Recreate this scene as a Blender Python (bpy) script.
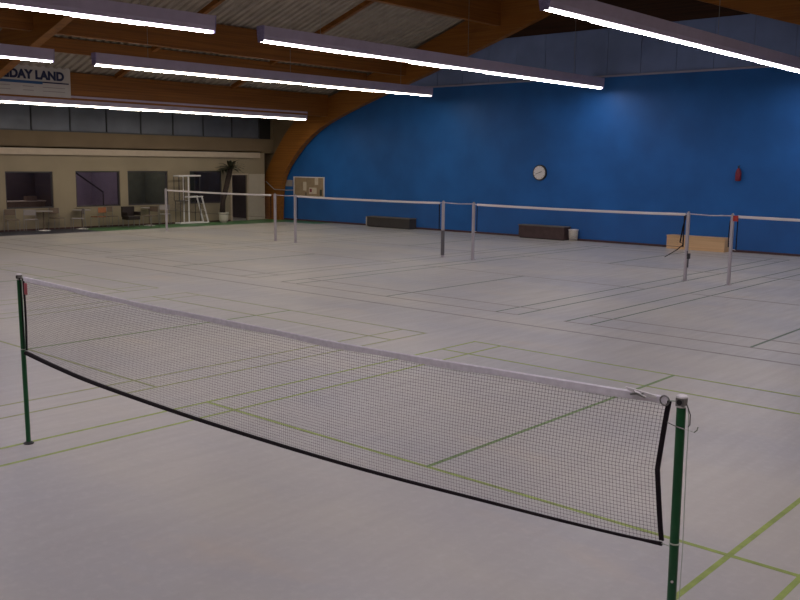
import bpy, bmesh, math, random
from mathutils import Vector, Matrix
random.seed(7)
for o in list(bpy.data.objects): bpy.data.objects.remove(o)
S = bpy.context.scene; COL = S.collection
# ------------------------------------------------------------------ camera
YAW, PITCH, ROLL = -0.7246, 0.1474, 0.0113
cy, sy, cp, sp = math.cos(YAW), math.sin(YAW), math.cos(PITCH), math.sin(PITCH)
F = Vector((sy*cp, cy*cp, -sp)); R0 = Vector((cy, -sy, 0)); U0 = R0.cross(F)
c_, s_ = math.cos(ROLL), math.sin(ROLL)
RR = R0*c_ + U0*s_; UU = U0*c_ - R0*s_
cam = bpy.data.cameras.new('camera'); co = bpy.data.objects.new('camera', cam); COL.objects.link(co)
cam.sensor_width = 36; cam.lens = 913.1*36/800; cam.clip_start = .05; cam.clip_end = 200
m = Matrix.Identity(4)
for i in range(3): m[i][0], m[i][1], m[i][2] = RR[i], UU[i], -F[i]
m.translation = Vector((7.763, -3.736, 2.521)); co.matrix_world = m
S.camera = co
# ------------------------------------------------------------------ world, exposure
w = bpy.data.worlds.new('world'); S.world = w; w.use_nodes = True
w.node_tree.nodes['Background'].inputs[0].default_value = (.05, .05, .07, 1)
w.node_tree.nodes['Background'].inputs[1].default_value = .3
S.view_settings.view_transform = 'Standard'; S.view_settings.look = 'None'
S.view_settings.gamma = 1; S.view_settings.use_curve_mapping = False
S.view_settings.exposure = 0.0
TUBE = 50.0            # strength of the fluorescent tubes
TUBE_COL = (1.0, .925, .935)

# ------------------------------------------------------------------ materials
def mat(name, col, rough=.6, spec=.5, metal=0, noise=0, scale=4, bump=0, bscale=60, col2=None):
    M = bpy.data.materials.new(name); M.use_nodes = True
    n = M.node_tree.nodes; l = M.node_tree.links; b = n['Principled BSDF']
    b.inputs['Base Color'].default_value = (*col, 1); b.inputs['Roughness'].default_value = rough
    b.inputs['Metallic'].default_value = metal; b.inputs['Specular IOR Level'].default_value = spec
    tc = n.new('ShaderNodeTexCoord')
    t = n.new('ShaderNodeTexNoise'); t.inputs['Scale'].default_value = scale; t.inputs['Detail'].default_value = 5
    l.new(tc.outputs['Object'], t.inputs['Vector'])
    mx = n.new('ShaderNodeMix'); mx.data_type = 'RGBA'
    c2 = col2 or tuple(c*(1-noise) for c in col)
    mx.inputs[6].default_value = (*col, 1); mx.inputs[7].default_value = (*c2, 1)
    rmp = n.new('ShaderNodeMapRange'); rmp.inputs[1].default_value = .35; rmp.inputs[2].default_value = .65
    l.new(t.outputs['Fac'], rmp.inputs[0]); l.new(rmp.outputs[0], mx.inputs[0]); l.new(mx.outputs[2], b.inputs['Base Color'])
    if bump:
        t2 = n.new('ShaderNodeTexNoise'); t2.inputs['Scale'].default_value = bscale; l.new(tc.outputs['Object'], t2.inputs['Vector'])
        bp = n.new('ShaderNodeBump'); bp.inputs['Strength'].default_value = bump; bp.inputs['Distance'].default_value = .01
        l.new(t2.outputs['Fac'], bp.inputs['Height']); l.new(bp.outputs[0], b.inputs['Normal'])
    return M
def wood(name, c1, c2, axis, rough=.5):
    M = mat(name, c1, rough, .35, col2=c2, scale=1)
    n = M.node_tree.nodes; l = M.node_tree.links
    t = [x for x in n if x.type == 'TEX_NOISE'][0]; tc = [x for x in n if x.type == 'TEX_COORD'][0]
    mp = n.new('ShaderNodeMapping'); sc = [5, 5, 22]; sc[axis] = .35; mp.inputs['Scale'].default_value = sc
    l.new(tc.outputs['Object'], mp.inputs[0]); l.new(mp.outputs[0], t.inputs['Vector'])
    return M
def emis(name, col, s):
    M = bpy.data.materials.new(name); M.use_nodes = True
    b = M.node_tree.nodes['Principled BSDF']; b.inputs['Base Color'].default_value = (*col, 1)
    b.inputs['Emission Color'].default_value = (*col, 1); b.inputs['Emission Strength'].default_value = s
    return M
def glass(name, col, rough=.03):
    M = bpy.data.materials.new(name); M.use_nodes = True; n = M.node_tree.nodes; l = M.node_tree.links
    n.clear(); o = n.new('ShaderNodeOutputMaterial'); t = n.new('ShaderNodeBsdfTransparent'); g = n.new('ShaderNodeBsdfGlossy')
    t.inputs[0].default_value = (*col, 1); g.inputs['Roughness'].default_value = rough
    mx = n.new('ShaderNodeMixShader'); fr = n.new('ShaderNodeFresnel'); fr.inputs[0].default_value = 1.22
    l.new(fr.outputs[0], mx.inputs[0]); l.new(t.outputs[0], mx.inputs[1]); l.new(g.outputs[0], mx.inputs[2]); l.new(mx.outputs[0], o.inputs[0])
    return M
K = {}
def floor_material():
    M = bpy.data.materials.new('sports_floor'); M.use_nodes = True
    n = M.node_tree.nodes; l = M.node_tree.links; b = n['Principled BSDF']
    tc = n.new('ShaderNodeTexCoord')
    def noise(sc, det, mp):
        t = n.new('ShaderNodeTexNoise'); t.inputs['Scale'].default_value = 1; t.inputs['Detail'].default_value = det
        g = n.new('ShaderNodeMapping'); g.inputs['Scale'].default_value = mp
        l.new(tc.outputs['Object'], g.inputs[0]); l.new(g.outputs[0], t.inputs['Vector']); return t
    def ramp(src, a, b_, lo, hi):
        r = n.new('ShaderNodeMapRange'); r.inputs[1].default_value = a; r.inputs[2].default_value = b_
        r.inputs[3].default_value = lo; r.inputs[4].default_value = hi; l.new(src, r.inputs[0]); return r.outputs[0]
    def mix(f, a, b_):
        x = n.new('ShaderNodeMix'); x.data_type = 'RGBA'; l.new(f, x.inputs[0])
        for k, v in ((6, a), (7, b_)):
            if isinstance(v, tuple): x.inputs[k].default_value = (*v, 1)
            else: l.new(v, x.inputs[k])
        return x.outputs[2]
    big = noise(1, 3, (.22, .5, 1)); stre = noise(1, 6, (9, .8, 1)); fine = noise(1, 6, (14, 14, 1)); warm = noise(1, 4, (.45, 1.1, 1))
    a = mix(ramp(big.outputs['Fac'], .38, .62, 0, 1), (.51, .48, .435), (.42, .41, .42))
    a = mix(ramp(stre.outputs['Fac'], .4, .75, 0, .2), a, (.40, .375, .375))
    a = mix(ramp(fine.outputs['Fac'], .5, .8, 0, .3), a, (.60, .57, .55))
    a = mix(ramp(warm.outputs['Fac'], .6, .75, 0, .45), a, (.58, .49, .39))
    l.new(a, b.inputs['Base Color'])
    b.inputs['Specular IOR Level'].default_value = .45
    l.new(ramp(stre.outputs['Fac'], .3, .7, .30, .44), b.inputs['Roughness'])
    bp = n.new('ShaderNodeBump'); bp.inputs['Strength'].default_value = .12; bp.inputs['Distance'].default_value = .01
    l.new(fine.outputs['Fac'], bp.inputs['Height']); l.new(bp.outputs[0], b.inputs['Normal'])
    return M
K['floor'] = floor_material()
K['green_floor'] = mat('green_floor', (.085, .25, .09), .4, noise=.35, scale=1.5)
K['shaded_floor'] = mat('shaded_floor', (.045, .055, .09), .4, noise=.35, scale=1.5)  # edge floor colour with the shade of the tables put in
K['line_yg'] = mat('line_yellow_green', (.34, .44, .09), .5, noise=.25, scale=9)
K['line_faded'] = mat('line_faded_olive', (.36, .39, .17), .5, noise=.3, scale=5)
K['line_dim'] = mat('line_dim_green', (.27, .28, .22), .5, noise=.3, scale=5)
K['line_g'] = mat('line_green', (.18, .30, .08), .5, noise=.25, scale=9)
K['line_dg'] = mat('line_dark_green', (.10, .17, .10), .5, noise=.3, scale=6)
K['line_br'] = mat('line_brown', (.33, .275, .24), .5, noise=.25, scale=6)
K['seam'] = mat('floor_seam', (.33, .30, .28), .5, noise=.3, scale=3)
K['blue'] = mat('blue_wall', (.018, .130, .43), .55, .3, noise=.18, scale=.9, bump=.25, bscale=30)
K['panel'] = mat('grey_blue_panel', (.20, .28, .52), .55, .3, noise=.15, scale=1.2)
K['panel_gap'] = mat('panel_joint', (.15, .18, .31), .7)
K['trim_lav'] = mat('ledge_trim', (.34, .34, .46), .6)
K['dark_wood'] = wood('dark_timber', (.055, .022, .010), (.030, .012, .007), 0, .7)
K['beam'] = wood('glulam', (.285, .108, .020), (.19, .068, .012), 1)
K['arch'] = wood('glulam_arch', (.32, .125, .022), (.22, .080, .014), 0)
K['ceiling'] = mat('ceiling_sheet', (.39, .34, .285), .7, .2, noise=.2, scale=2.5)
K['beige'] = mat('beige_wall', (.33, .275, .19), .75, .2, noise=.12, scale=.8)
K['beige2'] = mat('brown_beige_wall', (.21, .155, .095), .75, .2, noise=.15, scale=.8)
K['cream'] = mat('cream_fascia', (.52, .43, .33), .65, .3, noise=.08)
K['base_br'] = mat('baseboard_brown', (.085, .035, .035), .6, noise=.3)
K['glass'] = glass('window_glass', (.85, .82, .84))
K['clere'] = mat('frosted_dark_pane', (.13, .145, .18), .35, .5, noise=.25, scale=1)
K['frame_dk'] = mat('dark_frame', (.05, .045, .05), .5)
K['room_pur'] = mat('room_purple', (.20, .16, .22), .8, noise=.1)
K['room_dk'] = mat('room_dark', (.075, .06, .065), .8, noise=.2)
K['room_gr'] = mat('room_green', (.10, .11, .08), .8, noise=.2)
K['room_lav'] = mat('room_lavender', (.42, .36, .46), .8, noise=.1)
K['black'] = mat('black_paint', (.02, .02, .02), .5)
K['tube'] = emis('fluorescent_tube', TUBE_COL, TUBE)
K['tube_side'] = emis('fluorescent_tube_side', TUBE_COL, TUBE*.12)
K['housing'] = mat('lamp_housing', (.44, .38, .50), .55, .4, noise=.08)
K['endcap'] = mat('lamp_end_cap', (.33, .28, .52), .4, noise=.4, scale=40)
K['post_gr'] = mat('green_post', (.008, .115, .035), .38, .5, noise=.25, scale=3)
K['post_gy'] = mat('grey_post', (.46, .42, .46), .45, .5, noise=.12, scale=3)
K['sleeve_grey'] = mat('sleeve_grey', (.13, .12, .13), .5)
K['clere_frame'] = mat('clerestory_frame', (.07, .075, .085), .6)
K['white'] = mat('white_plastic', (.75, .72, .72), .5, noise=.05)
K['offwhite'] = mat('off_white', (.60, .55, .48), .6, noise=.1)
K['tape_w'] = mat('white_tape', (.92, .88, .95), .8, .2, noise=.12, scale=30)
K['tape_w2'] = mat('white_tape_far', (.72, .68, .68), .8, .2, noise=.05)
K['tape_k'] = mat('black_tape', (.018, .012, .016), .8, .2, noise=.2, scale=30)
K['cord'] = mat('net_cord', (.07, .055, .062), .9, .1)
K['rope'] = mat('pale_rope', (.45, .50, .42), .8)
K['metal'] = mat('grey_metal', (.30, .29, .28), .35, .5, .6, noise=.2, scale=20)
K['red'] = mat('red_paint', (.42, .035, .03), .5, noise=.15, scale=8)
K['red_dk'] = mat('dark_red', (.22, .02, .045), .5, noise=.3, scale=8)
K['pink'] = mat('red_tag', (.45, .10, .12), .7)
K['bench_k'] = mat('charcoal_bench', (.045, .042, .040), .6, noise=.2, scale=5)
K['bench_b'] = mat('dark_brown_bench', (.075, .040, .040), .6, noise=.3, scale=5)
K['bench_rim'] = mat('bench_rim', (.16, .14, .12), .6)
K['birch'] = wood('pale_wood_box', (.72, .48, .27), (.62, .40, .22), 0, .55)
K['cork'] = mat('cork', (.36, .26, .165), .85, noise=.15, scale=6)
K['paper'] = mat('paper', (.62, .53, .42), .8, noise=.1, scale=12)
K['orange'] = mat('rust_fabric', (.36, .13, .055), .8, noise=.2, scale=12)
K['chair_k'] = mat('dark_chair', (.018, .010, .009), .6, noise=.2)
K['chair_b'] = mat('brown_chair', (.16, .115, .085), .7, noise=.2)
K['leaf'] = mat('palm_leaf', (.055, .055, .030), .6, noise=.4, scale=5)
K['bark'] = mat('palm_trunk', (.045, .028, .022), .85, noise=.4, scale=14, bump=.6)
K['door_lt'] = mat('pale_door', (.50, .44, .35), .5, noise=.06)
K['blue_strip'] = mat('print_blue', (.03, .10, .26), .6)
K['text_navy'] = mat('print_navy', (.012, .020, .075), .6)
K['sign_w'] = mat('sign_white', (.55, .52, .50), .6, noise=.06)
K['print_grey'] = mat('print_grey', (.33, .30, .29), .7)

# ------------------------------------------------------------------ mesh helpers
def box(bm, a, b, rot=None, piv=None):
    vs = [bm.verts.new((x, y, z)) for x in (a[0], b[0]) for y in (a[1], b[1]) for z in (a[2], b[2])]
    for f in ((0, 1, 3, 2), (4, 6, 7, 5), (0, 4, 5, 1), (2, 3, 7, 6), (0, 2, 6, 4), (1, 5, 7, 3)):
        bm.faces.new([vs[i] for i in f])
    if rot is not None: bmesh.ops.rotate(bm, verts=vs, cent=piv or Vector(), matrix=rot)
    return vs
def tube(bm, pts, r, n=8, caps=True):
    pts = [Vector(p) for p in pts]; rs = r if isinstance(r, (list, tuple)) else [r]*len(pts)
    rings = []; up = None
    for i, p in enumerate(pts):
        d = (pts[min(i+1, len(pts)-1)] - pts[max(i-1, 0)]).normalized()
        if up is None: up = Vector((0, 0, 1)) if abs(d.z) < .9 else Vector((1, 0, 0))
        x = d.cross(up).normalized(); y = x.cross(d).normalized(); up = y
        rings.append([bm.verts.new(p + (x*math.cos(t) + y*math.sin(t))*rs[i]) for t in [2*math.pi*(k+.5)/n for k in range(n)]])
    for a, b in zip(rings, rings[1:]):
        for k in range(n): bm.faces.new((a[k], a[(k+1) % n], b[(k+1) % n], b[k]))
    if caps: bm.faces.new(rings[0][::-1]); bm.faces.new(rings[-1])
def lathe(bm, prof, cen=(0, 0, 0), n=20):
    rings = []
    for r, z in prof:
        rings.append([bm.verts.new((cen[0]+max(r, .0005)*math.cos(2*math.pi*k/n), cen[1]+max(r, .0005)*math.sin(2*math.pi*k/n), cen[2]+z)) for k in range(n)])
    for a, b in zip(rings, rings[1:]):
        for k in range(n): bm.faces.new((a[k], a[(k+1) % n], b[(k+1) % n], b[k]))
    bm.faces.new(rings[0][::-1]); bm.faces.new(rings[-1])
def prism(bm, poly, axis, a, b):
    """poly in the plane across `axis`; extruded from a to b"""
    def v(p, t):
        q = list(p); q.insert(axis, t); return bm.verts.new(q)
    A = [v(p, a) for p in poly]; B = [v(p, b) for p in poly]; n = len(poly)
    for i in range(n): bm.faces.new((A[i], A[(i+1) % n], B[(i+1) % n], B[i]))
    bm.faces.new(A[::-1]); bm.faces.new(B)
def obj(name, bm, m, parent=None, smooth=False, bevel=0):
    bmesh.ops.recalc_face_normals(bm, faces=bm.faces[:])
    me = bpy.data.meshes.new(name); bm.to_mesh(me); bm.free()
    if smooth:
        for p in me.polygons: p.use_smooth = True
    me.materials.append(K[m] if isinstance(m, str) else m)
    o = bpy.data.objects.new(name, me); COL.objects.link(o)
    if parent: o.parent = parent
    if bevel:
        b = o.modifiers.new('bevel', 'BEVEL'); b.width = bevel; b.segments = 2; b.limit_method = 'ANGLE'
    return o
def B(*boxes):
    bm = bmesh.new()
    for b in boxes: box(bm, *b)
    return bm
def thing(name, label, cat, loc=(0, 0, 0), rz=0, group=None):
    o = bpy.data.objects.new(name, None); COL.objects.link(o); o.empty_display_size = .1
    o.location = loc; o.rotation_euler = (0, 0, rz); o['label'] = label; o['category'] = cat
    if group: o['group'] = group
    return o
def tag(o, label, cat, group=None):
    o['label'] = label; o['category'] = cat
    if group: o['group'] = group
    return o
def struct(name, bm, m, parent=None, **k):
    o = obj(name, bm, m, parent, **k)
    if not parent: o['kind'] = 'structure'
    return o
def dup(root, loc, label, rz=0, group=None, swap=None):
    r = root.copy(); COL.objects.link(r); r.location = loc; r.rotation_euler = (0, 0, rz); r['label'] = label
    if group: r['group'] = group
    for ch in list(root.children):
        c = ch.copy(); COL.objects.link(c); c.parent = r
        for g in ch.children:
            d = g.copy(); COL.objects.link(d); d.parent = c
    return r
def text_mesh(name, s, size, m, M, parent, bold=0, ext=.003):
    cu = bpy.data.curves.new(name, 'FONT'); cu.body = s; cu.size = size; cu.extrude = ext; cu.offset = bold
    cu.align_x = 'RIGHT'
    t = bpy.data.objects.new('tmp', cu); COL.objects.link(t)
    bpy.context.view_layer.update()
    me = bpy.data.meshes.new_from_object(t.evaluated_get(bpy.context.evaluated_depsgraph_get()))
    bpy.data.objects.remove(t)
    me.materials.clear(); me.materials.append(K[m]); me.transform(M); me.name = name
    o = bpy.data.objects.new(name, me); COL.objects.link(o); o.parent = parent
    return o

# ------------------------------------------------------------------ shell
XL, XG, XR, YB, YF = -24.22, -24.2, 10.3, -9.0, 23.75
RIDGE = -7.3
def zt(x):                                    # top line of the timber roof
    x = x if x <= RIDGE else 2*RIDGE - x
    return max(5.35, 12.22 + .335*x)
fl = struct('floor', B(((XL-3, YB-.2, -.2), (XR+.2, YF+.2, 0))), 'floor')
# court markings
PITCHX = 7.04; YN = 15.84
def line(bm, x0, x1, y0, y1, h): box(bm, (x0, y0, .0003), (x1, y1, h))
def court(x0, yc, mx, my, near):
    W = .042; A = bmesh.new(); Bm = bmesh.new(); Cc = bmesh.new()
    for x in (0, .46, 5.64, 6.1):
        xa = x0 + x - (W/2); line(A, xa, xa+W, yc-6.7, yc+6.7, .0012)
    for s in (-1, 1):
        for y in (1.98, 5.94, 6.7):
            ya = yc + s*y - W/2; line(Bm, x0-W/2, x0+6.1+W/2, ya, ya+W, .0016)
        y0, y1 = sorted((yc+s*1.98, yc+s*6.7)); line(Cc, x0+3.05-W/2, x0+3.05+W/2, y0, y1, .0020)
    for bmm, mm, nm in ((A, mx, 'side_lines'), (Bm, my, 'cross_lines'), (Cc, 'line_g' if near else 'line_dg', 'centre_line')):
        obj(nm, bmm, mm, fl)
for k in range(4): court(-.02 - k*7.035, 0, 'line_faded' if k else 'line_yg', 'line_faded' if k else 'line_yg', True)
for k in range(4): court(-.01 - k*7.04, YN, 'line_dg' if k < 2 else 'line_dim', 'line_br', False)
obj('seam_line', B(((-22, 8.37, .0003), (XR, 8.43, .001))), 'seam', fl)
obj('green_edge_strip', B(((XG, 13.9, .0003), (-22.35, YF, .0014)), ((-22.35, 22.7, .0003), (-20.5, YF, .0014))), 'green_floor', fl)

obj('shaded_edge_strip', B(((XG, 4, .0003), (-22.35, 13.9, .0014))), 'shaded_floor', fl)  # shade under the left tables, painted as a dark floor strip
def wall_with_holes(x0, x1, ya, yb, za, zb, holes):
    bm = bmesh.new(); ys = sorted(holes); y = ya
    for (h0, h1, z0, z1) in ys:
        box(bm, (x0, y, za), (x1, h0, zb))
        if z0 > za: box(bm, (x0, h0, za), (x1, h1, z0))
        if z1 < zb: box(bm, (x0, h0, z1), (x1, h1, zb))
        y = h1
    box(bm, (x0, y, za), (x1, yb, zb)); return bm
WIN = [(11.3, 13.08, .80, 2.12), (13.98, 15.84, .80, 2.14), (16.18, 18.03, .80, 2.15), (19.1, 20.76, .80, 2.155)]
DOOR = (21.27, 22.15, 0, 1.985)
struct('wall_left', wall_with_holes(XG-.14, XG, YB, 23.12, 0, 2.95, WIN + [DOOR]), 'beige')
struct('wall_left_upper', wall_with_holes(XL-.2, XL, YB, YF+.1, 2.95, 5.9, [(7.9, 23.62, 3.57, 4.6)]), 'beige2')
struct('wall_left_corner', B(((-25.1, 22.9, 0), (-24.9, YF+.1, 3.0)), ((-25.1, 22.9, 2.95), (XL-.05, YF+.1, 3.0)), ((-24.9, 22.9, 0), (XG-.14, 23.1, 2.95))), 'beige')
sb = bmesh.new(); prism(sb, [(-25.0, 0), (-23.9, 0), (-23.85, 2), (-23.2, 3.1), (-22.4, 3.85), (-21, 4.5), (-19.5, 4.98), (-19.5, 5.43), (-25.0, 5.43)], 1, YF-.05, YF+.1)
struct('wall_far_side', sb, 'beige2')
# gallery rooms behind the low wall
struct('wall_gallery_back', B(((-27.6, YB, 0), (-27.5, 23.1, 2.95))), 'room_pur')
struct('ceiling_gallery', B(((-27.6, YB, 2.95), (XG-.02, 22.95, 3.02))), 'beige2')
for i, (y, m_) in enumerate(((10.2, 'room_dk'), (13.6, 'room_dk'), (16.0, 'room_lav'), (18.5, 'room_gr'), (21.05, 'room_dk'), (23.05, 'room_dk'))):
    struct('wall_partition_%d' % (i+1), B(((-27.5, y-.05, 0), (XG-.14, y+.05, 2.95))), m_)
struct('wall_room_back_1', B(((-26.6, 10.25, 0), (-26.5, 13.55, 2.95))), 'room_dk')
struct('wall_room_back_2', B(((-26.6, 13.65, 0), (-26.5, 15.95, 2.95))), 'room_lav')
struct('wall_room_back_3', B(((-26.6, 16.05, 0), (-26.5, 18.45, 2.95))), 'room_gr')
struct('wall_room_back_4', B(((-26.6, 18.55, 0), (-26.5, 21.0, 2.95))), 'room_gr')
struct('trim_1', B(((XG, YB, 2.73), (XG+.12, 22.78, 2.96))), 'cream')            # pale fascia
for i, (y0, y1, z0, z1) in enumerate(WIN):
    wn = struct('window_%d' % (i+1), B(((XG-.13, y0, z0), (XG-.05, y0+.05, z1)), ((XG-.13, y1-.05, z0), (XG-.05, y1, z1)), ((XG-.13, y0+.05, z0), (XG-.05, y1-.05, z0+.05)), ((XG-.13, y0+.05, z1-.05), (XG-.05, y1-.05, z1))), 'frame_dk')
    obj('pane', B(((XG-.10, y0+.05, z0+.05), (XG-.09, y1-.05, z1-.05))), 'glass', wn)
    obj('window_sill', B(((XG-.05, y0-.03, z0-.04), (XG+.03, y1+.03, z0))), 'beige', wn)
ys = [7.9, 9.4] + [10.9+1.5*k for k in range(9)]
for i in range(len(ys)-1):
    y0, y1 = ys[i]+.004, min(ys[i+1]-.004, 23.62)
    wn = struct('window_%d' % (i+5), B(((XL-.12, y0, 3.57), (XL-.04, y0+.015, 4.6)), ((XL-.12, y1-.015, 3.57), (XL-.04, y1, 4.6)), ((XL-.12, y0, 3.57), (XL-.04, y1, 3.62)), ((XL-.12, y0, 4.55), (XL-.04, y1, 4.6))), 'clere_frame')
    obj('pane', B(((XL-.10, y0+.03, 3.61), (XL-.08, y1-.03, 4.56))), 'clere', wn)
struct('trim_2', B(((XL-.2, 7.9, 3.57), (XL-.16, 23.62, 4.6))), 'black')
# door opening frame and the leaf folded back on the wall
d1 = struct('door_1', B(((XG-.02, 21.19, 0), (XG+.03, 21.27, 2.05)), ((XG-.02, 22.12, 0), (XG+.03, 22.17, 2.05)), ((XG-.02, 21.27, 1.985), (XG+.03, 22.12, 2.05))), 'cream')
lf = obj('door_leaf', B(((XG+.012, 22.18, .02), (XG+.052, 23.08, 2.03))), 'door_lt', d1, bevel=.004)
obj('door_handle', B(((XG+.052, 22.96, .98), (XG+.10, 22.99, 1.01)), ((XG+.085, 22.86, .98), (XG+.10, 22.99, 1.01))), 'metal', lf)
# blue end wall
struct('wall_far', B(((XL-.2, YF, 0), (XR+.2, YF+.25, 5.45))), 'blue')
up = bmesh.new(); x = XL-.2
while x < XR:
    box(up, (x+.006, YF+.03, 5.5), (min(x+1.19, XR+.2), YF+.2, 7.0)); x += 1.2
struct('wall_far_upper', up, 'panel')
struct('wall_far_joints', B(((XL-.2, YF+.05, 5.46), (XR+.2, YF+.19, 6.98))), 'panel_gap')
struct('trim_3', B(((XL-.2, YF-.02, 5.43), (XR+.2, YF+.2, 5.49))), 'trim_lav')
gb = bmesh.new()
prism(gb, [(XL-.2, 7.0), (XR+.2, 7.0), (XR+.2, 7.2), (RIDGE, 10.4), (XL-.2, 7.2)], 1, YF+.08, YF+.2)
struct('wall_far_gable', gb, 'dark_wood')
struct('baseboard_far', B(((-23.6, YF-.018, 0), (XR, YF, .07))), 'base_br')
struct('baseboard_left', B(((XG, 10, 0), (XG+.012, 21.18, .06))), 'base_br')
struct('wall_right', B(((XR, YB, 0), (XR+.2, YF+.2, 7.2))), 'beige')
struct('wall_back', B(((XL-.2, YB-.2, 0), (XR+.2, YB, 10.4))), 'beige')
# corrugated roof sheet, ribs running up the slope
cb = bmesh.new(); P = .27; y = YB; prof = []
while y < YF+.1:
    prof += [(y, 0), (y+.10, 0), (y+.135, .06), (y+.235, .06)]; y += P
prof.append((YF+.12, 0))
xs = [XL-.2, -20.5, RIDGE, 5.9, XR+.2]
rows = [[cb.verts.new((xx, yy, zt(xx)+.02+dz)) for yy, dz in prof] for xx in xs]
for a, b in zip(rows, rows[1:]):
    for i in range(len(prof)-1): cb.faces.new((a[i], a[i+1], b[i+1], b[i]))
struct('ceiling', cb, 'ceiling')

# ------------------------------------------------------------------ roof timber
def smooth_pts(pts, n=6):
    out = []
    for i in range(len(pts)-1):
        p0 = Vector(pts[max(i-1, 0)]); p1 = Vector(pts[i]); p2 = Vector(pts[i+1]); p3 = Vector(pts[min(i+2, len(pts)-1)])
        for k in range(n):
            t = k/n; out.append(.5*((2*p1) + (p2-p0)*t + (2*p0-5*p1+4*p2-p3)*t*t + (3*p1-p0-3*p2+p3)*t**3))
    out.append(Vector(pts[-1])); return out
def arch(y0, y1, label):
    outer = [(-24.60, 0), (-24.60, 1.0), (-24.47, 1.98), (-23.82, 2.96), (-22.98, 3.92), (-22.3, 4.4), (-20.5, 5.20)]
    inner = [(-23.55, 0), (-23.48, 1.2), (-23.24, 2.0), (-22.66, 2.7), (-21.76, 3.48), (-20.64, 4.12), (-19.05, 4.70), (-17.27, 5.26), (-15.0, 5.93)]
    o = [tuple(p) for p in smooth_pts(outer)] + [(RIDGE, zt(RIDGE)-.02)]
    i = [tuple(p) for p in smooth_pts(inner)] + [(-11.43, 7.055), (RIDGE, 8.45)]
    mir = lambda L: [(2*RIDGE-x, z) for x, z in L]
    om, im = mir(o), mir(i)
    bm = bmesh.new()
    def strip(A, Bp):                       # quads between the two lines, resampled to the same count
        def res(L, n):
            d = [0]
            for a, b in zip(L, L[1:]): d.append(d[-1] + math.dist(a, b))
            r = []
            for k in range(n+1):
                t = d[-1]*k/n; j = max(q for q in range(len(d)) if d[q] <= t+1e-9); j = min(j, len(L)-2)
                u = (t-d[j])/(d[j+1]-d[j]); r.append((L[j][0]+(L[j+1][0]-L[j][0])*u, L[j][1]+(L[j+1][1]-L[j][1])*u))
            return r
        A = res(A, 60); Bp = res(Bp, 60)
        rw = [[bm.verts.new((a[0], yy, a[1])), bm.verts.new((b[0], yy, b[1]))] for yy in (y0, y1) for a, b in zip(A, Bp)]
        n = 61
        for k in range(60):
            p, q, r_, s = rw[k], rw[k+1], rw[n+k], rw[n+k+1]
            bm.faces.new((p[0], q[0], q[1], p[1])); bm.faces.new((r_[0], r_[1], s[1], s[0]))
            bm.faces.new((p[0], r_[0], s[0], q[0])); bm.faces.new((p[1], q[1], s[1], r_[1]))
        bm.faces.new((rw[0][0], rw[0][1], rw[n][1], rw[n][0])); bm.faces.new((rw[60][0], rw[n+60][0], rw[n+60][1], rw[60][1]))
    strip(o, i); strip(om, im)
    return tag(obj('arch_frame', bm, 'arch'), label, 'roof beam')
arch(23.40, 23.66, 'orange-brown timber arch curving up from the floor in front of the blue wall')
arch(8.45, 8.72, 'orange-brown timber arch crossing the top left corner nearer the camera')
def purlin(x, y0, y1, depth, w_, label, group=None, top=None):
    z = (zt(x) if top is None else top)
    return tag(obj('roof_purlin', B(((x-w_/2, y0, z-depth), (x+w_/2, y1, z))), 'beam'), label, 'roof beam', group)
PL = {-20.5: 'lowest deep timber purlin above the left wall, carrying the white banner',
      -16.2: 'deep timber purlin second up the left roof slope, sawtooth sheet edge above',
      -11.8: 'deep timber purlin near top centre, butting the far arch high up',
      }
for x, l_ in PL.items():
    purlin(x, 8.72, 23.40, .88, .22, l_)
for x in (RIDGE, -2.8):
    purlin(x, 8.72, 23.40, .88, .22, 'deep timber purlin of the far roof bay hidden high above the lamps', 'high purlins of the far bay')
for x, l_ in ((-20.5, 'lowest timber purlin nearer than the left arch, at the left edge'), (-16.2, 'timber purlin nearer than the left arch, at the top left corner')):
    purlin(x, YB+.1, 8.45, .88, .22, l_)
purlin(-18.25, 8.72, 23.40, .42, .16, 'shallow timber beam between the two lower deep purlins on the left', top=zt(-18.25)-.0)
for y, l_ in ((13.5, 'thin brown rafter across the pale roof sheet, left of top centre'), (18.4, 'thin brown rafter across the pale roof sheet nearest the far arch')):
    rb = bmesh.new()
    for xa, xb in ((-20.38, -18.34), (-18.16, -16.32), (-16.08, -11.92), (-11.68, RIDGE-.12)):
        prism(rb, [(xa, zt(xa)-.14), (xb, zt(xb)-.14), (xb, zt(xb)+.015), (xa, zt(xa)+.015)], 1, y-.07, y+.07)
    tag(obj('roof_rafter', rb, 'beam'), l_, 'rafter', 'thin rafters under the roof sheet')

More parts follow.
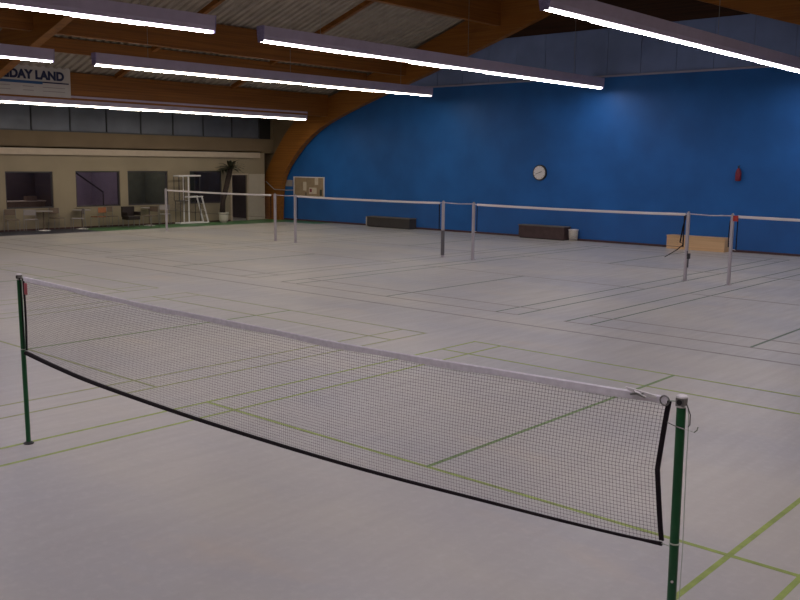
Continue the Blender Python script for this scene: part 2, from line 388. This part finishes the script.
# ------------------------------------------------------------------ lamps
for key, cc in (('warm', (1, .90, .76)), ('cool', (1, .92, 1.0))):
    K['tube_'+key] = emis('fluorescent_tube_'+key, cc, TUBE); K['tube_side_'+key] = emis('fluorescent_tube_side_'+key, cc, TUBE*.12)
def lamp_row(x, z, y0, y1, n, label, dx=0):
    tk = '_warm' if x < -14 and y0 > 0 else ('_cool' if y0 < 0 else '')
    t = thing('ceiling_light', label, 'ceiling light', (x, y0, z), math.atan2(-dx, y1-y0), 'rows of fluorescent ceiling lights')
    L = y1-y0; hb = bmesh.new()
    prism(hb, [(-.075, .02), (.075, .02), (.10, .10), (.115, .30), (-.115, .30), (-.10, .10)], 1, 0, L)
    obj('housing', hb, 'housing', t)
    for e in (0, L):
        eb = bmesh.new(); s = -.02 if e == 0 else .0
        prism(eb, [(-.08, -.03), (.08, -.03), (.105, .10), (.118, .305), (-.118, .305), (-.105, .10)], 1, e+s, e+s+.02)
        obj('end_cap', eb, 'endcap', t)
    d = L/n
    for k in range(n):
        jz = random.uniform(-.012, .012)
        tb = bmesh.new(); prism(tb, [(-.040, -.030+jz), (.040, -.030+jz), (.050, .03), (-.050, .03)], 1, k*d+.015, (k+1)*d-.015)
        lt = obj('lamp_tube', tb, 'tube'+tk, t); lt.data.materials.append(K['tube_side'+tk])
        for p_ in lt.data.polygons:
            if p_.normal.z > -.9: p_.material_index = 1
    for y in (L*.12, L*.5, L*.88):
        hz = zt(x) - z - (.88 if x in (-20.5,) else 0)
        if hz > .32:
            rb = bmesh.new(); tube(rb, [(0, y, .30), (0, y, hz)], .006, 6); obj('hanger', rb, 'metal', t)
ROWS = [(-20.5, 4.31, 8.8, 22.2, 9), (-14.65, 5.03, 9.35, 22.7, 9), (-7.52, 5.05, 9.05, 23.25, 9), (-.72, 5.06, 9.32, 23.1, 9), (6.4, 5.05, 9.1, 22.7, 9)]
LB = ['lowest and farthest lamp row, running below the banner across the left wall', 'lamp row starting right of the banner and ending in front of the blue wall',
      'long lamp row above the middle of the hall ending before the blue wall', 'largest brightest lamp row, running to the right edge across the white wall panels',
      'lamp row over the right-hand court, outside the picture']
for (x, z, a, b, n), l_ in zip(ROWS, LB): lamp_row(x, z, a, b, n, l_, .4 if x == -14.65 else 0)
NR = [(-14.9, 5.03, -5.2, 8.3, 9, 'short visible end of a lamp row at the left edge above the banner'), (-8.2, 5.06, -5.4, 7.7, 9, 'lamp row at the top left corner, ending right of the left arch'),
      (-.75, 5.05, -5.4, 7.8, 9, 'lamp row overhead of the near court, above the picture'), (6.4, 5.05, -5.4, 7.8, 9, 'lamp row overhead right of the near court, above the picture')]
for x, z, a, b, n, l_ in NR: lamp_row(x, z, a, b, n, l_, .85 if x == -8.2 else 0)

# ------------------------------------------------------------------ nets
def net_strands(X0, X1, ztop, zbot, xl, xr, cell, th, nx, nz):
    """curved sheet of cords; functions of u or v in 0..1"""
    bm = bmesh.new(); h = th/2
    def P(u, v):
        zz = ztop(u)*(1-v) + zbot(u)*v
        xx = (X0+xl(v))*(1-u) + (X1+xr(v))*u
        return Vector((xx, .012*math.sin(math.pi*v)*math.sin(math.pi*u), zz))
    def strand(pts):
        for a, b in zip(pts, pts[1:]):
            d = (b-a).normalized(); s = d.cross(Vector((0, 1, 0))).normalized()*h; t = Vector((0, h, 0))
            A = [bm.verts.new(a+q) for q in (s, t, -s, -t)]; C = [bm.verts.new(b+q) for q in (s, t, -s, -t)]
            for k in range(4): bm.faces.new((A[k], A[(k+1) % 4], C[(k+1) % 4], C[k]))
    nu = int(round((X1-X0)/cell)); nv = int(round((ztop(.5)-zbot(.5))/cell))
    for i in range(nu+1): strand([P(i/nu, k/nz) for k in range(nz+1)])
    for j in range(nv+1): strand([P(k/nx, j/nv) for k in range(nx+1)])
    return bm
def ribbon(path, w_, th, n_side=None):
    """flat tape: path of (x, z_top); hangs down w_"""
    bm = bmesh.new(); rw = []
    for x, z, ww in path:
        rw.append([bm.verts.new((x, y, zz)) for y, zz in ((-th, z-.006), (0, z), (th, z-.006), (th, z-ww+.004), (0, z-ww), (-th, z-ww+.004))])
    for a, b in zip(rw, rw[1:]):
        for k in range(6): bm.faces.new((a[k], a[(k+1) % 6], b[(k+1) % 6], b[k]))
    bm.faces.new(rw[0][::-1]); bm.faces.new(rw[-1]); return bm
def interp(T, x):
    for (a, za), (b, zb) in zip(T, T[1:]):
        if x <= b: t = max(0, (x-a)/(b-a)); t2 = t; return za + (zb-za)*t2
    return T[-1][1]
def curve_of(tab):
    P_ = smooth_pts(tab, 8); T = [(p[0], p[1]) for p in P_]
    return lambda x: interp(T, x)
# near net
zb_near = curve_of([(0, .842), (.6, .79), (1.27, .752), (2.59, .727), (3.99, .737), (5.16, .783), (5.74, .812), (6.06, .836)])
zt_near = curve_of([(0, 1.520), (.9, 1.504), (1.93, 1.486), (3.05, 1.482), (4.0, 1.478), (4.75, 1.490), (5.5, 1.508), (6.06, 1.520)])
X0, X1 = .075, 6.045
net = thing('badminton_net', 'large badminton net in the foreground between the two green posts', 'net', (0, 0, 0))
bulge = lambda v: -.038*min(v/.5, (1-v)/.5)**.85 if 0 < v < 1 else 0
obj('mesh', net_strands(X0, X1, lambda u: zt_near(X0+(X1-X0)*u)-.03, lambda u: zb_near(X0+(X1-X0)*u)+.004, lambda v: .01*math.sin(math.pi*v), bulge, .0185, .0013, 48, 10), 'cord', net)
obj('top_tape', ribbon([(X0+(X1-X0)*k/60, zt_near(X0+(X1-X0)*k/60), .040+.004*math.sin(k*.7)) for k in range(61)], .07, .006), 'tape_w', net)
bb = bmesh.new(); tube(bb, [(X0-.03+(X1-X0+.04)*k/60, 0, zb_near(X0+(X1-X0)*k/60)) for k in range(61)], [.019-.012*k/60 for k in range(60)]+[.010], 8); obj('bottom_cord', bb, 'tape_k', net)
def side_tape(x, zt_, zb_, w_, bul):
    bm = bmesh.new(); rw = []
    for k in range(13):
        v = k/12; z = zt_*(1-v)+zb_*v; xx = x + bul(v)
        rw.append([bm.verts.new(q) for q in ((xx-w_/2, -.005, z), (xx+w_/2, -.005, z), (xx+w_/2, .005, z), (xx-w_/2, .005, z))])
    for a, b in zip(rw, rw[1:]):
        for k in range(4): bm.faces.new((a[k], a[(k+1) % 4], b[(k+1) % 4], b[k]))
    bm.faces.new(rw[0][::-1]); bm.faces.new(rw[-1]); return bm
obj('side_tape', side_tape(X1+.008, 1.50, .852, .021, bulge), 'tape_k', net)
obj('side_tape', side_tape(X0-.012, 1.50, .86, .022, lambda v: .01*math.sin(math.pi*v)), 'tape_k', net)
rg = bmesh.new(); tube(rg, [(X1-.01+.022*math.cos(a), -.008, 1.500+.022*math.sin(a)) for a in [2*math.pi*k/14 for k in range(15)]], .0035, 6); obj('eyelet_ring', rg, 'metal', net)
for pts in ([(X1, 0, 1.50), (6.09, 0, 1.505)], [(X0, 0, 1.50), (.035, 0, 1.512)], [(X0-.02, 0, .845), (.03, 0, .85)], [(X1+.01, 0, .838), (6.09, 0, .835)]):
    bm = bmesh.new(); tube(bm, pts, .003, 6); obj('tie_cord', bm, 'rope', net)
# near posts
def green_post(x, lean, label, cap_h):
    t = thing('badminton_post', label, 'net post', (x, 0, 0))
    bm = bmesh.new(); tube(bm, [(0, 0, .012), (lean, 0, 1.488)], .0205, 20); obj('pole', bm, 'post_gr', t, smooth=False)
    bm = bmesh.new(); lathe(bm, [(.045, 0), (.045, .008), (.032, .014), (.026, .02)]); obj('base_collar', bm, 'black', t)
    bm = bmesh.new(); box(bm, (lean-.019, -.020, 1.488), (lean+.019, .019, 1.525)); obj('pulley_housing', bm, 'metal', t)
    bm = bmesh.new(); tube(bm, [(lean, -.025, 1.507), (lean, -.018, 1.507)], .012, 16); obj('pulley_wheel', bm, 'black', t)
    bm = bmesh.new(); lathe(bm, [(.024, 0), (.026, .004), (.023, .010), (.014, .014)], (lean, 0, 1.524)); obj('end_cap', bm, 'white', t, smooth=False)
    bm = bmesh.new(); lathe(bm, [(.021, 0), (.023, .003), (.023, .006), (.021, .008)], (lean, 0, 1.482)); obj('collar_ring', bm, 'white', t)
    return t, lean
pr, ln = green_post(6.120, -.010, 'dark green net post at lower right with white cap and hanging cord', 0)
bm = bmesh.new(); lathe(bm, [(.021, 0), (.025, .002), (.025, .006), (.021, .008)], (-.005, 0, .852)); obj('cord_ring', bm, 'rope', pr)
bm = bmesh.new(); tube(bm, [(ln+.030, -.004, 1.50), (ln+.040, -.006, 1.44), (.030, -.004, 1.2), (.034, 0, .83), (.032, 0, .6), (.034, 0, .2), (.03, .0, .03)], .0018, 6); obj('pull_cord', bm, 'rope', pr)
bm = bmesh.new(); tube(bm, [(ln+.028, -.012, 1.505), (ln+.050, -.015, 1.46), (ln+.050, -.015, 1.415), (ln+.043, -.015, 1.405)], .003, 6); obj('tension_hook', bm, 'metal', pr)
bm = bmesh.new(); tube(bm, [(ln-.055, -.012, 1.405), (ln-.02, -.022, 1.400), (ln+.030, -.018, 1.390)], .0028, 6); obj('cleat_hook', bm, 'metal', pr)
bm = bmesh.new(); tube(bm, [(ln+.070, -.012, 1.385), (ln+.083, -.012, 1.398), (ln+.086, -.012, 1.412)], .0028, 6); tube(bm, [(ln+.030, -.014, 1.390), (ln+.070, -.012, 1.385)], .001, 6); obj('loose_wire', bm, 'rope', pr)
bm = bmesh.new(); tube(bm, [(.003, -.023, .682), (.003, -.018, .682)], .006, 12); obj('rivet', bm, 'white', pr)
pl, ln2 = green_post(.012, -.025, 'dark green net post on the left with a black strap beside it', 0)
bm = bmesh.new(); lathe(bm, [(.021, 0), (.025, .002), (.025, .006), (.021, .008)], (-.010, 0, .86)); obj('cord_ring', bm, 'rope', pl)
bm = bmesh.new(); tube(bm, [(ln2+.028, -.01, 1.50), (ln2+.04, -.012, 1.46), (.030, -.012, 1.2), (.034, -.012, .95), (.028, -.012, .87)], .005, 6); obj('strap', bm, 'tape_k', pl)
# tag and shuttlecock-like clip on the tape
t_ = obj('paper_tag', B(((.10, -.014, 1.365), (.150, -.010, 1.465))), 'pink'); tag(t_, 'small red tag hanging from the net tape beside the left green post', 'tag')
kn = thing('net_clip', 'dark clip with white wings on the net tape left of the right green post', 'clip', (5.925, -.012, 1.522))
bm = bmesh.new(); prism(bm, [(-.075, .012), (-.01, .006), (.075, -.004), (.07, -.02), (0, -.014), (-.06, -.002)], 1, -.012, .0); obj('wing', bm, 'white', kn)
bm = bmesh.new(); tube(bm, [(-.045, -.018, -.016), (-.01, -.022, -.004), (.03, -.018, -.018)], [.005, .009, .005], 8); tube(bm, [(-.03, -.02, .004), (.0, -.022, -.010), (.02, -.02, .0)], .004, 6); obj('knot', bm, 'metal', kn)

# far nets
def far_net_mesh():
    t = thing('badminton_net', '', 'net', (0, 0, 0), 0, 'far row of badminton nets')
    zt_f = lambda x: 1.515 - .020*math.sin(math.pi*x/6.1); zb_f = lambda x: .76 - .015*math.sin(math.pi*x/6.1)
    obj('mesh', net_strands(.075, 5.88, lambda u: zt_f(6.1*u)-.05, lambda u: zb_f(6.1*u), lambda v: 0, lambda v: 0, .02, .0012, 6, 2), 'cord', t)
    obj('top_tape', ribbon([(.07+5.81*k/20, zt_f(.07+5.81*k/20), .058) for k in range(21)], .07, .006), 'tape_w2', t)
    bm = bmesh.new(); tube(bm, [(.07+5.81*k/20, 0, zb_f(.07+5.81*k/20)) for k in range(21)], .005, 6); obj('bottom_cord', bm, 'cord', t)
    
    for a_, b_ in (((.0, 0, 1.50), (.08, 0, 1.485)), ((5.88, 0, 1.485), (5.93, 0, 1.50)), ((.0, 0, .78), (.08, 0, .765))):
        bm = bmesh.new(); tube(bm, [a_, b_], .006, 6); obj('tie_cord', bm, 'tape_w2', t)
    obj('side_tape', side_tape(.08, 1.5, .76, .02, lambda v: 0), 'tape_k', t); obj('side_tape', side_tape(5.865, 1.5, .76, .03, lambda v: 0), 'tape_k', t)
    return t
nets = [(.045, 'badminton net running off the right edge in front of the blue wall'), (-6.945, 'badminton net in front of the clock and the dark brown bench'),
        (-14.02, 'badminton net in front of the charcoal bench and the noticeboard'), (-21.105, 'badminton net in front of the palm and the open door')]
fn = far_net_mesh(); fn.location = (nets[0][0], YN, 0); fn['label'] = nets[0][1]
for x, l_ in nets[1:]: dup(fn, (x, YN, 0), l_)
def grey_post():
    t = thing('badminton_post', '', 'net post', (0, 0, 0), 0, 'grey posts of the far nets')
    obj('pole', B(((-.030, -.035, .012), (.030, .035, 1.525))), 'post_gy', t, bevel=.006)
    obj('foot_plate', B(((-.055, -.06, .0), (.055, .06, .012))), 'post_gy', t)
    bm = bmesh.new(); tube(bm, [(0, -.03, 1.54), (0, .03, 1.54)], .016, 10); obj('pulley_wheel', bm, 'metal', t)
    return t
posts = [(.01, 'grey net post with a red cap piece, rightmost of the far row'), (-.99, 'grey net post with a dark winch, left of the red-capped one'),
         (-6.98+.0, 'grey net post left of the dark brown bench, right one of its pair'), (-8.02, 'grey net post with a dark lower sleeve, left one of the centre pair'),
         (-14.06, 'grey net post just below the left side of the noticeboard'), (-15.03, 'grey net post left of the noticeboard, in front of the timber arch foot'),
         (-21.14, 'slim pale net post farthest left, beside the white umpire chair')]
gp = grey_post(); PO = []
for i, (x, l_) in enumerate(posts):
    o = gp if i == 0 else dup(gp, (x, YN, 0), l_)
    o.location = (x, YN, 0); o['label'] = l_; PO.append(o)
obj('red_cap', B(((.03, -.055, 1.39), (.13, -.015, 1.51))), 'red', PO[0]); 
bm = bmesh.new(); tube(bm, [(-.045, -.01, 1.40), (-.06, -.01, 1.1), (-.05, -.01, .82)], [.012, .010, .016], 8); obj('strap', bm, 'tape_k', PO[0])
bm = bmesh.new(); box(bm, (.036, -.05, .50), (.085, .03, .62)); tube(bm, [(.06, -.05, .56), (.06, -.09, .56), (.06, -.09, .68)], .010, 8); tube(bm, [(.05, 0, .30), (.05, 0, .50)], .012, 8); obj('winch', bm, 'frame_dk', PO[1])
bm = bmesh.new(); tube(bm, [(-.04, -.02, 1.48), (-.10, -.03, 1.20), (-.15, -.03, .86), (-.06, -.04, .82), (-.22, -.03, .68), (-.50, -.03, .50)], [.012, .016, .016, .012, .012, .008], 8); obj('loose_strap', bm, 'tape_k', PO[1])
obj('sleeve', B(((-.033, -.038, .06), (.033, .038, .74))), 'sleeve_grey', PO[3])
# spreader cords across the gaps between courts
for xa, xb, l_ in ((-.99, .01, 'thin cord between the two right-hand grey posts'), (-8.02, -6.98, 'thin cord between the centre pair of grey posts'), (-15.03, -14.06, 'thin cord between the pair of grey posts below the noticeboard')):
    bm = bmesh.new(); tube(bm, [(xa+.036, YN, 1.50), ((xa+xb)/2, YN, 1.485), (xb-.036, YN, 1.50)], .012, 6); tag(obj('post_cord', bm, 'post_gy'), l_, 'cord', 'cords joining neighbouring posts')

# ------------------------------------------------------------------ things at the blue wall
def bench(x0, x1, z1, m_, rim, label):
    t = thing('low_bench', label, 'bench', ((x0+x1)/2, YF-.02, 0)); w_ = (x1-x0)/2
    obj('body', B(((-w_+.02, -.42, .03), (w_-.02, 0, z1-.03))), m_, t, bevel=.006)
    obj('top', B(((-w_, -.44, z1-.03), (w_, 0, z1))), rim, t, bevel=.004)
    obj('plinth', B(((-w_+.05, -.38, 0), (w_-.05, -.02, .03))), 'black', t)
    return t
b1 = bench(-18.05, -15.72, .42, 'bench_k', 'bench_rim', 'long charcoal box bench against the blue wall below the noticeboard side')
obj('end_panel', B(((-1.20, -.43, 0), (-1.175, 0, .40))), 'offwhite', b1)
bench(-10.62, -8.72, .47, 'bench_b', 'bench_rim', 'long dark brown box bench against the blue wall below the clock')
bn = thing('waste_bin', 'white plastic waste bin at the right end of the dark brown bench', 'bin', (-8.50, YF-.22, 0))
bm = bmesh.new(); lathe(bm, [(.14, 0), (.165, .38), (.155, .38), (.115, .02)], n=24); obj('bucket', bm, 'offwhite', bn, smooth=True)
bm = bmesh.new(); lathe(bm, [(.163, .365), (.178, .37), (.178, .39), (.163, .395)], n=24); obj('rim', bm, 'white', bn)
bx = thing('wooden_box', 'low pale wooden box bench against the blue wall behind the right grey posts', 'bench', (-4.08, YF-.02, 0))
obj('body', B(((-.93, -.40, .0), (.93, 0, .40))), 'birch', bx, bevel=.005); obj('lid', B(((-.945, -.415, .40), (.945, 0, .425))), 'birch', bx, bevel=.004)
# clock
ck = thing('wall_clock', 'round white wall clock with a dark rim on the blue wall', 'clock', (-10.05, YF, 2.29))
def disc(r, y0, y1, n=32):
    bm = bmesh.new(); prism(bm, [(r*math.cos(2*math.pi*k/n), r*math.sin(2*math.pi*k/n)) for k in range(n)], 1, y0, y1); return bm
obj('rim', disc(.275, -.07, 0), 'black', ck); obj('dial', disc(.235, -.078, -.07), 'white', ck)
def hand(a, L, w_, y):
    bm = bmesh.new(); box(bm, (-w_, y-.003, -.03), (w_, y, L)); bmesh.ops.rotate(bm, verts=bm.verts[:], cent=(0, 0, 0), matrix=Matrix.Rotation(a, 3, 'Y')); return bm
obj('hour_hand', hand(math.radians(70), .11, .009, -.081), 'black', ck); obj('minute_hand', hand(math.radians(250), .16, .006, -.085), 'black', ck)
bm = bmesh.new()
for k in range(12):
    vs = box(bm, (-.006, -.080, .195), (.006, -.078, .225)); bmesh.ops.rotate(bm, verts=vs, cent=(0, 0, 0), matrix=Matrix.Rotation(k*math.pi/6, 3, 'Y'))
obj('hour_marks', bm, 'black', ck)
# red extinguisher shape
ex = thing('fire_extinguisher', 'dark red cone-topped extinguisher hung high on the blue wall at right', 'fire extinguisher', (-3.0, YF-.09, 2.14))
bm = bmesh.new(); lathe(bm, [(.06, 0), (.085, .02), (.085, .24), (.065, .32), (.03, .38)], n=20); obj('cylinder', bm, 'red_dk', ex, smooth=True)
bm = bmesh.new(); tube(bm, [(0, 0, .38), (0, 0, .45)], .018, 8); tube(bm, [(-.03, 0, .44), (.05, -.03, .46)], .010, 6); obj('valve', bm, 'black', ex)
obj('bracket', B(((-.03, .07, .10), (.03, .09, .34))), 'black', ex)
# noticeboard
nb = thing('noticeboard', 'beige noticeboard with a white frame and pinned papers on the blue wall', 'noticeboard', (-21.96, YF, 1.50)); hw, hh = .98, .44
obj('frame', B(((-hw, -.035, hh-.04), (hw, 0, hh)), ((-hw, -.035, -hh), (hw, 0, -hh+.04)), ((-hw, -.035, -hh+.04), (-hw+.05, 0, hh-.04)), ((hw-.05, -.035, -hh+.04), (hw, 0, hh-.04))), 'white', nb)
obj('board', B(((-hw+.05, -.02, -hh+.04), (hw-.05, 0, hh-.04))), 'cork', nb)
pp = [(-.36, -.16, -.15, .22, 'paper'), (.38, .10, .60, .40, 'paper'), (.02, -.30, .50, -.02, 'paper'), (.06, -.22, .20, -.08, 'red_dk'), (-.24, -.38, -.14, -.24, 'chair_b'), (.70, -.36, .84, -.10, 'leaf')]
for i, (x0, z0, x1, z1, m_) in enumerate(pp):
    obj('pinned_note', B(((x0, -.024-.002*(i == 3), z0), (x1, -.02-.002*(i == 3), z1))), m_, nb)
hs = tag(obj('wall_sign', B(((-23.60, YF-.025, 1.50), (-23.03, YF, 1.78))), 'print_grey'), 'small blank grey sign on the blue wall between arch foot and noticeboard', 'sign')
bm = bmesh.new(); tube(bm, [(-24.40, 23.36, 1.70), (-23.88, 23.36, 1.38), (-23.80, 23.36, 1.35), (-23.0, 23.36, 1.34), (-22.97, 23.75, 1.34)], .020, 8)
tag(obj('handrail', bm, 'print_grey'), 'short sloping pale rail beside the open door at the arch foot', 'rail')

# ------------------------------------------------------------------ banner
bn = thing('banner', 'white banner with dark letters on the lowest purlin at the left', 'banner', (-20.37, 11.80, 0))
obj('panel', B(((0, -2.95, 4.53), (.02, 0, 5.46))), 'sign_w', bn)
obj('stripe', B(((.02, -2.85, 4.90), (.024, -.95, 4.985))), 'blue_strip', bn)
obj('stripe', B(((.02, -.95, 4.945), (.024, -.06, 4.985))), 'text_navy', bn)
M = Matrix.Translation((.022, -.22, 5.06)) @ Matrix(((0, 0, 1, 0), (1, 0, 0, 0), (0, 1, 0, 0), (0, 0, 0, 1)))
text_mesh('lettering', 'HOLIDAY LAND', .36, 'text_navy', M, bn, .020)
bm = bmesh.new()
for z in (4.80, 4.68):
    for y0, y1 in ((-2.8, -2.0), (-1.6, -1.25), (-.95, -.20)): box(bm, (.02, y0, z), (.023, y1, z+.025))
obj('small_print', bm, 'print_grey', bn)

# ------------------------------------------------------------------ left wall: tables, chairs, umpire chair, palm
def cafe_table():
    t = thing('bistro_table', '', 'table', (0, 0, 0), 0, 'round tables along the left wall')
    bm = bmesh.new(); lathe(bm, [(.22, 0), (.22, .015), (.05, .04)], n=24); obj('base', bm, 'white', t)
    bm = bmesh.new(); tube(bm, [(0, 0, .035), (0, 0, .69)], .025, 10); obj('pedestal', bm, 'chair_b', t)
    bm = bmesh.new(); lathe(bm, [(.31, 0), (.33, .01), (.33, .025), (.31, .03)], (0, 0, .69), 28); obj('tabletop', bm, 'print_grey', t)
    return t
ct = cafe_table(); TB = [(12.45, 'round pedestal table with a white foot below the leftmost window'), (13.95, 'round pedestal table with a white foot left of the rust-coloured chair'), (16.85, 'round pedestal table right of the dark armchair, below the third window')]
ct.location = (-23.80, TB[0][0], 0); ct['label'] = TB[0][1]
for y, l_ in TB[1:]: dup(ct, (-23.80, y, 0), l_)
def chair(y, x, rz, back_m, frame_m, label):
    t = thing('metal_chair', label, 'chair', (x, y, 0), rz, 'chairs along the left wall')
    obj('seat', B(((-.20, -.20, .43), (.20, .20, .455))), back_m, t, bevel=.008)
    obj('backrest', B(((-.19, .185, .60), (.19, .21, .80))), back_m, t, bevel=.008)
    for sx in (-1, 1):
        bm = bmesh.new(); tube(bm, [(sx*.20, -.21, .012), (sx*.20, -.20, .43)], .011, 6); obj('leg', bm, frame_m, t)
        bm = bmesh.new(); tube(bm, [(sx*.20, .25, .012), (sx*.20, .20, .45), (sx*.20, .205, .80)], .011, 6); obj('leg', bm, frame_m, t)
    return t
H = math.pi/2
chair(11.25, -23.75, H*.9, 'chair_b', 'metal', 'brown chair with metal legs left of the leftmost pedestal table')
chair(11.85, -23.55, -2.2, 'print_grey', 'metal', 'pale grey metal chair close left of the leftmost pedestal table')
chair(12.98, -23.85, H, 'chair_b', 'metal', 'brown chair with metal legs between the two left pedestal tables')
chair(13.42, -23.15, -.3, 'print_grey', 'metal', 'pale grey metal chair pushed toward the second pedestal table')
o_ = chair(14.55, -23.65, -H*.9, 'orange', 'metal', 'chair with a rust-orange back and seat below the second window')
chair(15.12, -23.75, H, 'chair_b', 'metal', 'brown chair with metal legs left of the dark armchair')
chair(16.42, -23.05, .3, 'chair_b', 'metal', 'brown chair with metal legs just right of the dark armchair')
chair(17.55, -23.75, H*.7, 'print_grey', 'metal', 'pale grey metal chair left of the white umpire chair')
da = thing('armchair', 'dark brown armchair against the left wall below the third window', 'chair', (-23.45, 15.80, 0), H)
obj('seat', B(((-.26, -.24, .30), (.26, .22, .44))), 'chair_k', da, bevel=.02); obj('backrest', B(((-.27, .16, .40), (.27, .26, .80))), 'chair_k', da, bevel=.02)
for sx in (-1, 1):
    obj('armrest', B(((sx*.27-.03, -.22, .46), (sx*.27+.03, .20, .60))), 'chair_k', da, bevel=.015)
    for y in (-.2, .18):
        bm = bmesh.new(); tube(bm, [(sx*.24, y, .0), (sx*.24, y, .31)], .018, 8); obj('leg', bm, 'metal', da)
# umpire chair
uc = thing('umpire_chair', 'tall white and dark framed umpire chair before the left wall', 'umpire chair', (-23.55, 18.10, 0))
def bars(L, r, m_, name):
    for pts in L:
        bm = bmesh.new(); tube(bm, pts, r, 8); obj(name, bm, m_, uc)
for x in (0, -.34):
    bars([[(x, .46, .03), (x, .46, 1.96)]], .030, 'white', 'upright')
    bars([[(x, 0, .96), (x, 0, 1.93)], [(x, 1.02, .10), (x, 1.02, 1.93)], [(x, .05, .06), (x, .05, .96)], [(x, .25, .96), (x, .25, 1.93)]], .014, 'frame_dk', 'side_rail')
    bars([[(x, 1.10, 1.13), (x, 1.42, .04)]], .034, 'white', 'ladder_leg')
    bars([[(x, .50, 1.10), (x, 1.16, 1.12)]], .028, 'white', 'armrest')
    bars([[(x, -.02, 1.955), (x, 1.06, 1.97)]], .032, 'white', 'top_rail')
    bars([[(x, .03, .045), (x, 1.40, .045)]], .034, 'white', 'floor_rail')
for z, y in ((.30, 1.34), (.56, 1.265), (.83, 1.185)): bars([[(0, y, z), (-.34, y, z)]], .009, 'offwhite', 'rung')
bars([[(0, y, z), (-.34, y, z)] for y, z in ((0, 1.955), (1.04, 1.965), (.05, .045), (.46, .96))], .018, 'white', 'cross_bar')
obj('seat', B(((-.34, .02, .93), (0, .62, .965))), 'frame_dk', uc, bevel=.006)
# palm
pm = thing('potted_palm', 'potted palm with a dark leaning trunk left of the open door', 'plant', (-23.62, 20.36, 0))
bm = bmesh.new(); lathe(bm, [(.13, 0), (.19, .10), (.20, .36), (.22, .38), (.22, .43), (.19, .43), (.18, .38)], n=24); obj('pot', bm, 'offwhite', pm, smooth=False)
bm = bmesh.new(); lathe(bm, [(.185, .38), (.185, .40)], n=20); obj('soil', bm, 'bark', pm)
bm = bmesh.new(); tube(bm, [(0, -.06, .38), (0, -.02, .9), (.02, .12, 1.4), (.02, .28, 1.9), (.02, .38, 2.25)], [.12, .10, .11, .115, .10], 12); obj('trunk', bm, 'bark', pm, smooth=True)
bm = bmesh.new(); top = Vector((.02, .36, 2.25))
for k in range(36):
    a = k*2.4; el = random.uniform(.1, 1.15); L = random.uniform(.6, .95)
    dirv = Vector((math.cos(a)*math.cos(el), math.sin(a)*math.cos(el), math.sin(el))); side = dirv.cross(Vector((0, 0, 1))).normalized(); prev = None
    for s in range(7):
        t = s/6; p = top + dirv*L*t + Vector((0, 0, -.45*t*t*L)); wd = .065*math.sin(math.pi*(.12+.85*t))
        p.x = max(p.x, -.50)
        cur = (bm.verts.new(p-side*wd), bm.verts.new(p+Vector((0, 0, .008))), bm.verts.new(p+side*wd), bm.verts.new(p-Vector((0, 0, .006))))
        if prev:
            for q in range(4): bm.faces.new((prev[q], prev[(q+1) % 4], cur[(q+1) % 4], cur[q]))
        prev = cur
obj('fronds', bm, 'leaf', pm)

# ------------------------------------------------------------------ inside the gallery rooms
sr = bmesh.new(); tube(sr, [(-24.65, 13.80, 2.37), (-24.65, 15.36, 1.33)], .030, 8); tube(sr, [(-24.65, 15.36, 0), (-24.65, 15.36, 1.34)], .022, 8); tube(sr, [(-24.65, 13.80, 0), (-24.65, 13.80, 2.38)], .022, 8)
tag(obj('stair_rail', sr, 'frame_dk'), 'dark diagonal stair rail seen through the second window from the left', 'rail')
ctb = thing('counter', 'low counter with a pale top edge seen through the leftmost window', 'counter', (-25.4, 11.9, 0))
obj('body', B(((-.3, -1.5, 0), (.2, 1.35, 1.0))), 'chair_b', ctb); obj('top', B(((-.33, -1.52, 1.0), (.24, 1.38, 1.03))), 'offwhite', ctb)
bxs = tag(obj('carton', B(((-25.45, 12.55, 1.03), (-25.2, 12.95, 1.2))), 'chair_b', bevel=.005), 'small brown carton on the counter behind the leftmost window', 'box')
def room_fill_lamp(y, e, col, label):  # unseen lamps, added to lift the dark rooms and doorway
    t = thing('room_fill_lamp', label, 'ceiling light', (-25.4, y, 2.95), 0, 'unseen fill lamps added in the side rooms')
    obj('shade', B(((-.2, -.2, -.06), (.2, .2, 0))), emis('room_fill_glow', col, e), t)
room_fill_lamp(14.8, 9, (1, .9, .93), 'unseen fill lamp added to brighten the room behind the second window')
room_fill_lamp(11.9, 22, (1, .85, .85), 'unseen fill lamp added to brighten the room behind the leftmost window')
room_fill_lamp(17.2, 26, (1, .95, .85), 'unseen fill lamp added to brighten the room behind the third window')
room_fill_lamp(19.8, 12, (.9, .95, 1), 'unseen fill lamp added to brighten the room behind the umpire chair')
room_fill_lamp(22.3, 9, (1, .85, .8), 'unseen fill lamp added to brighten the passage behind the open door')
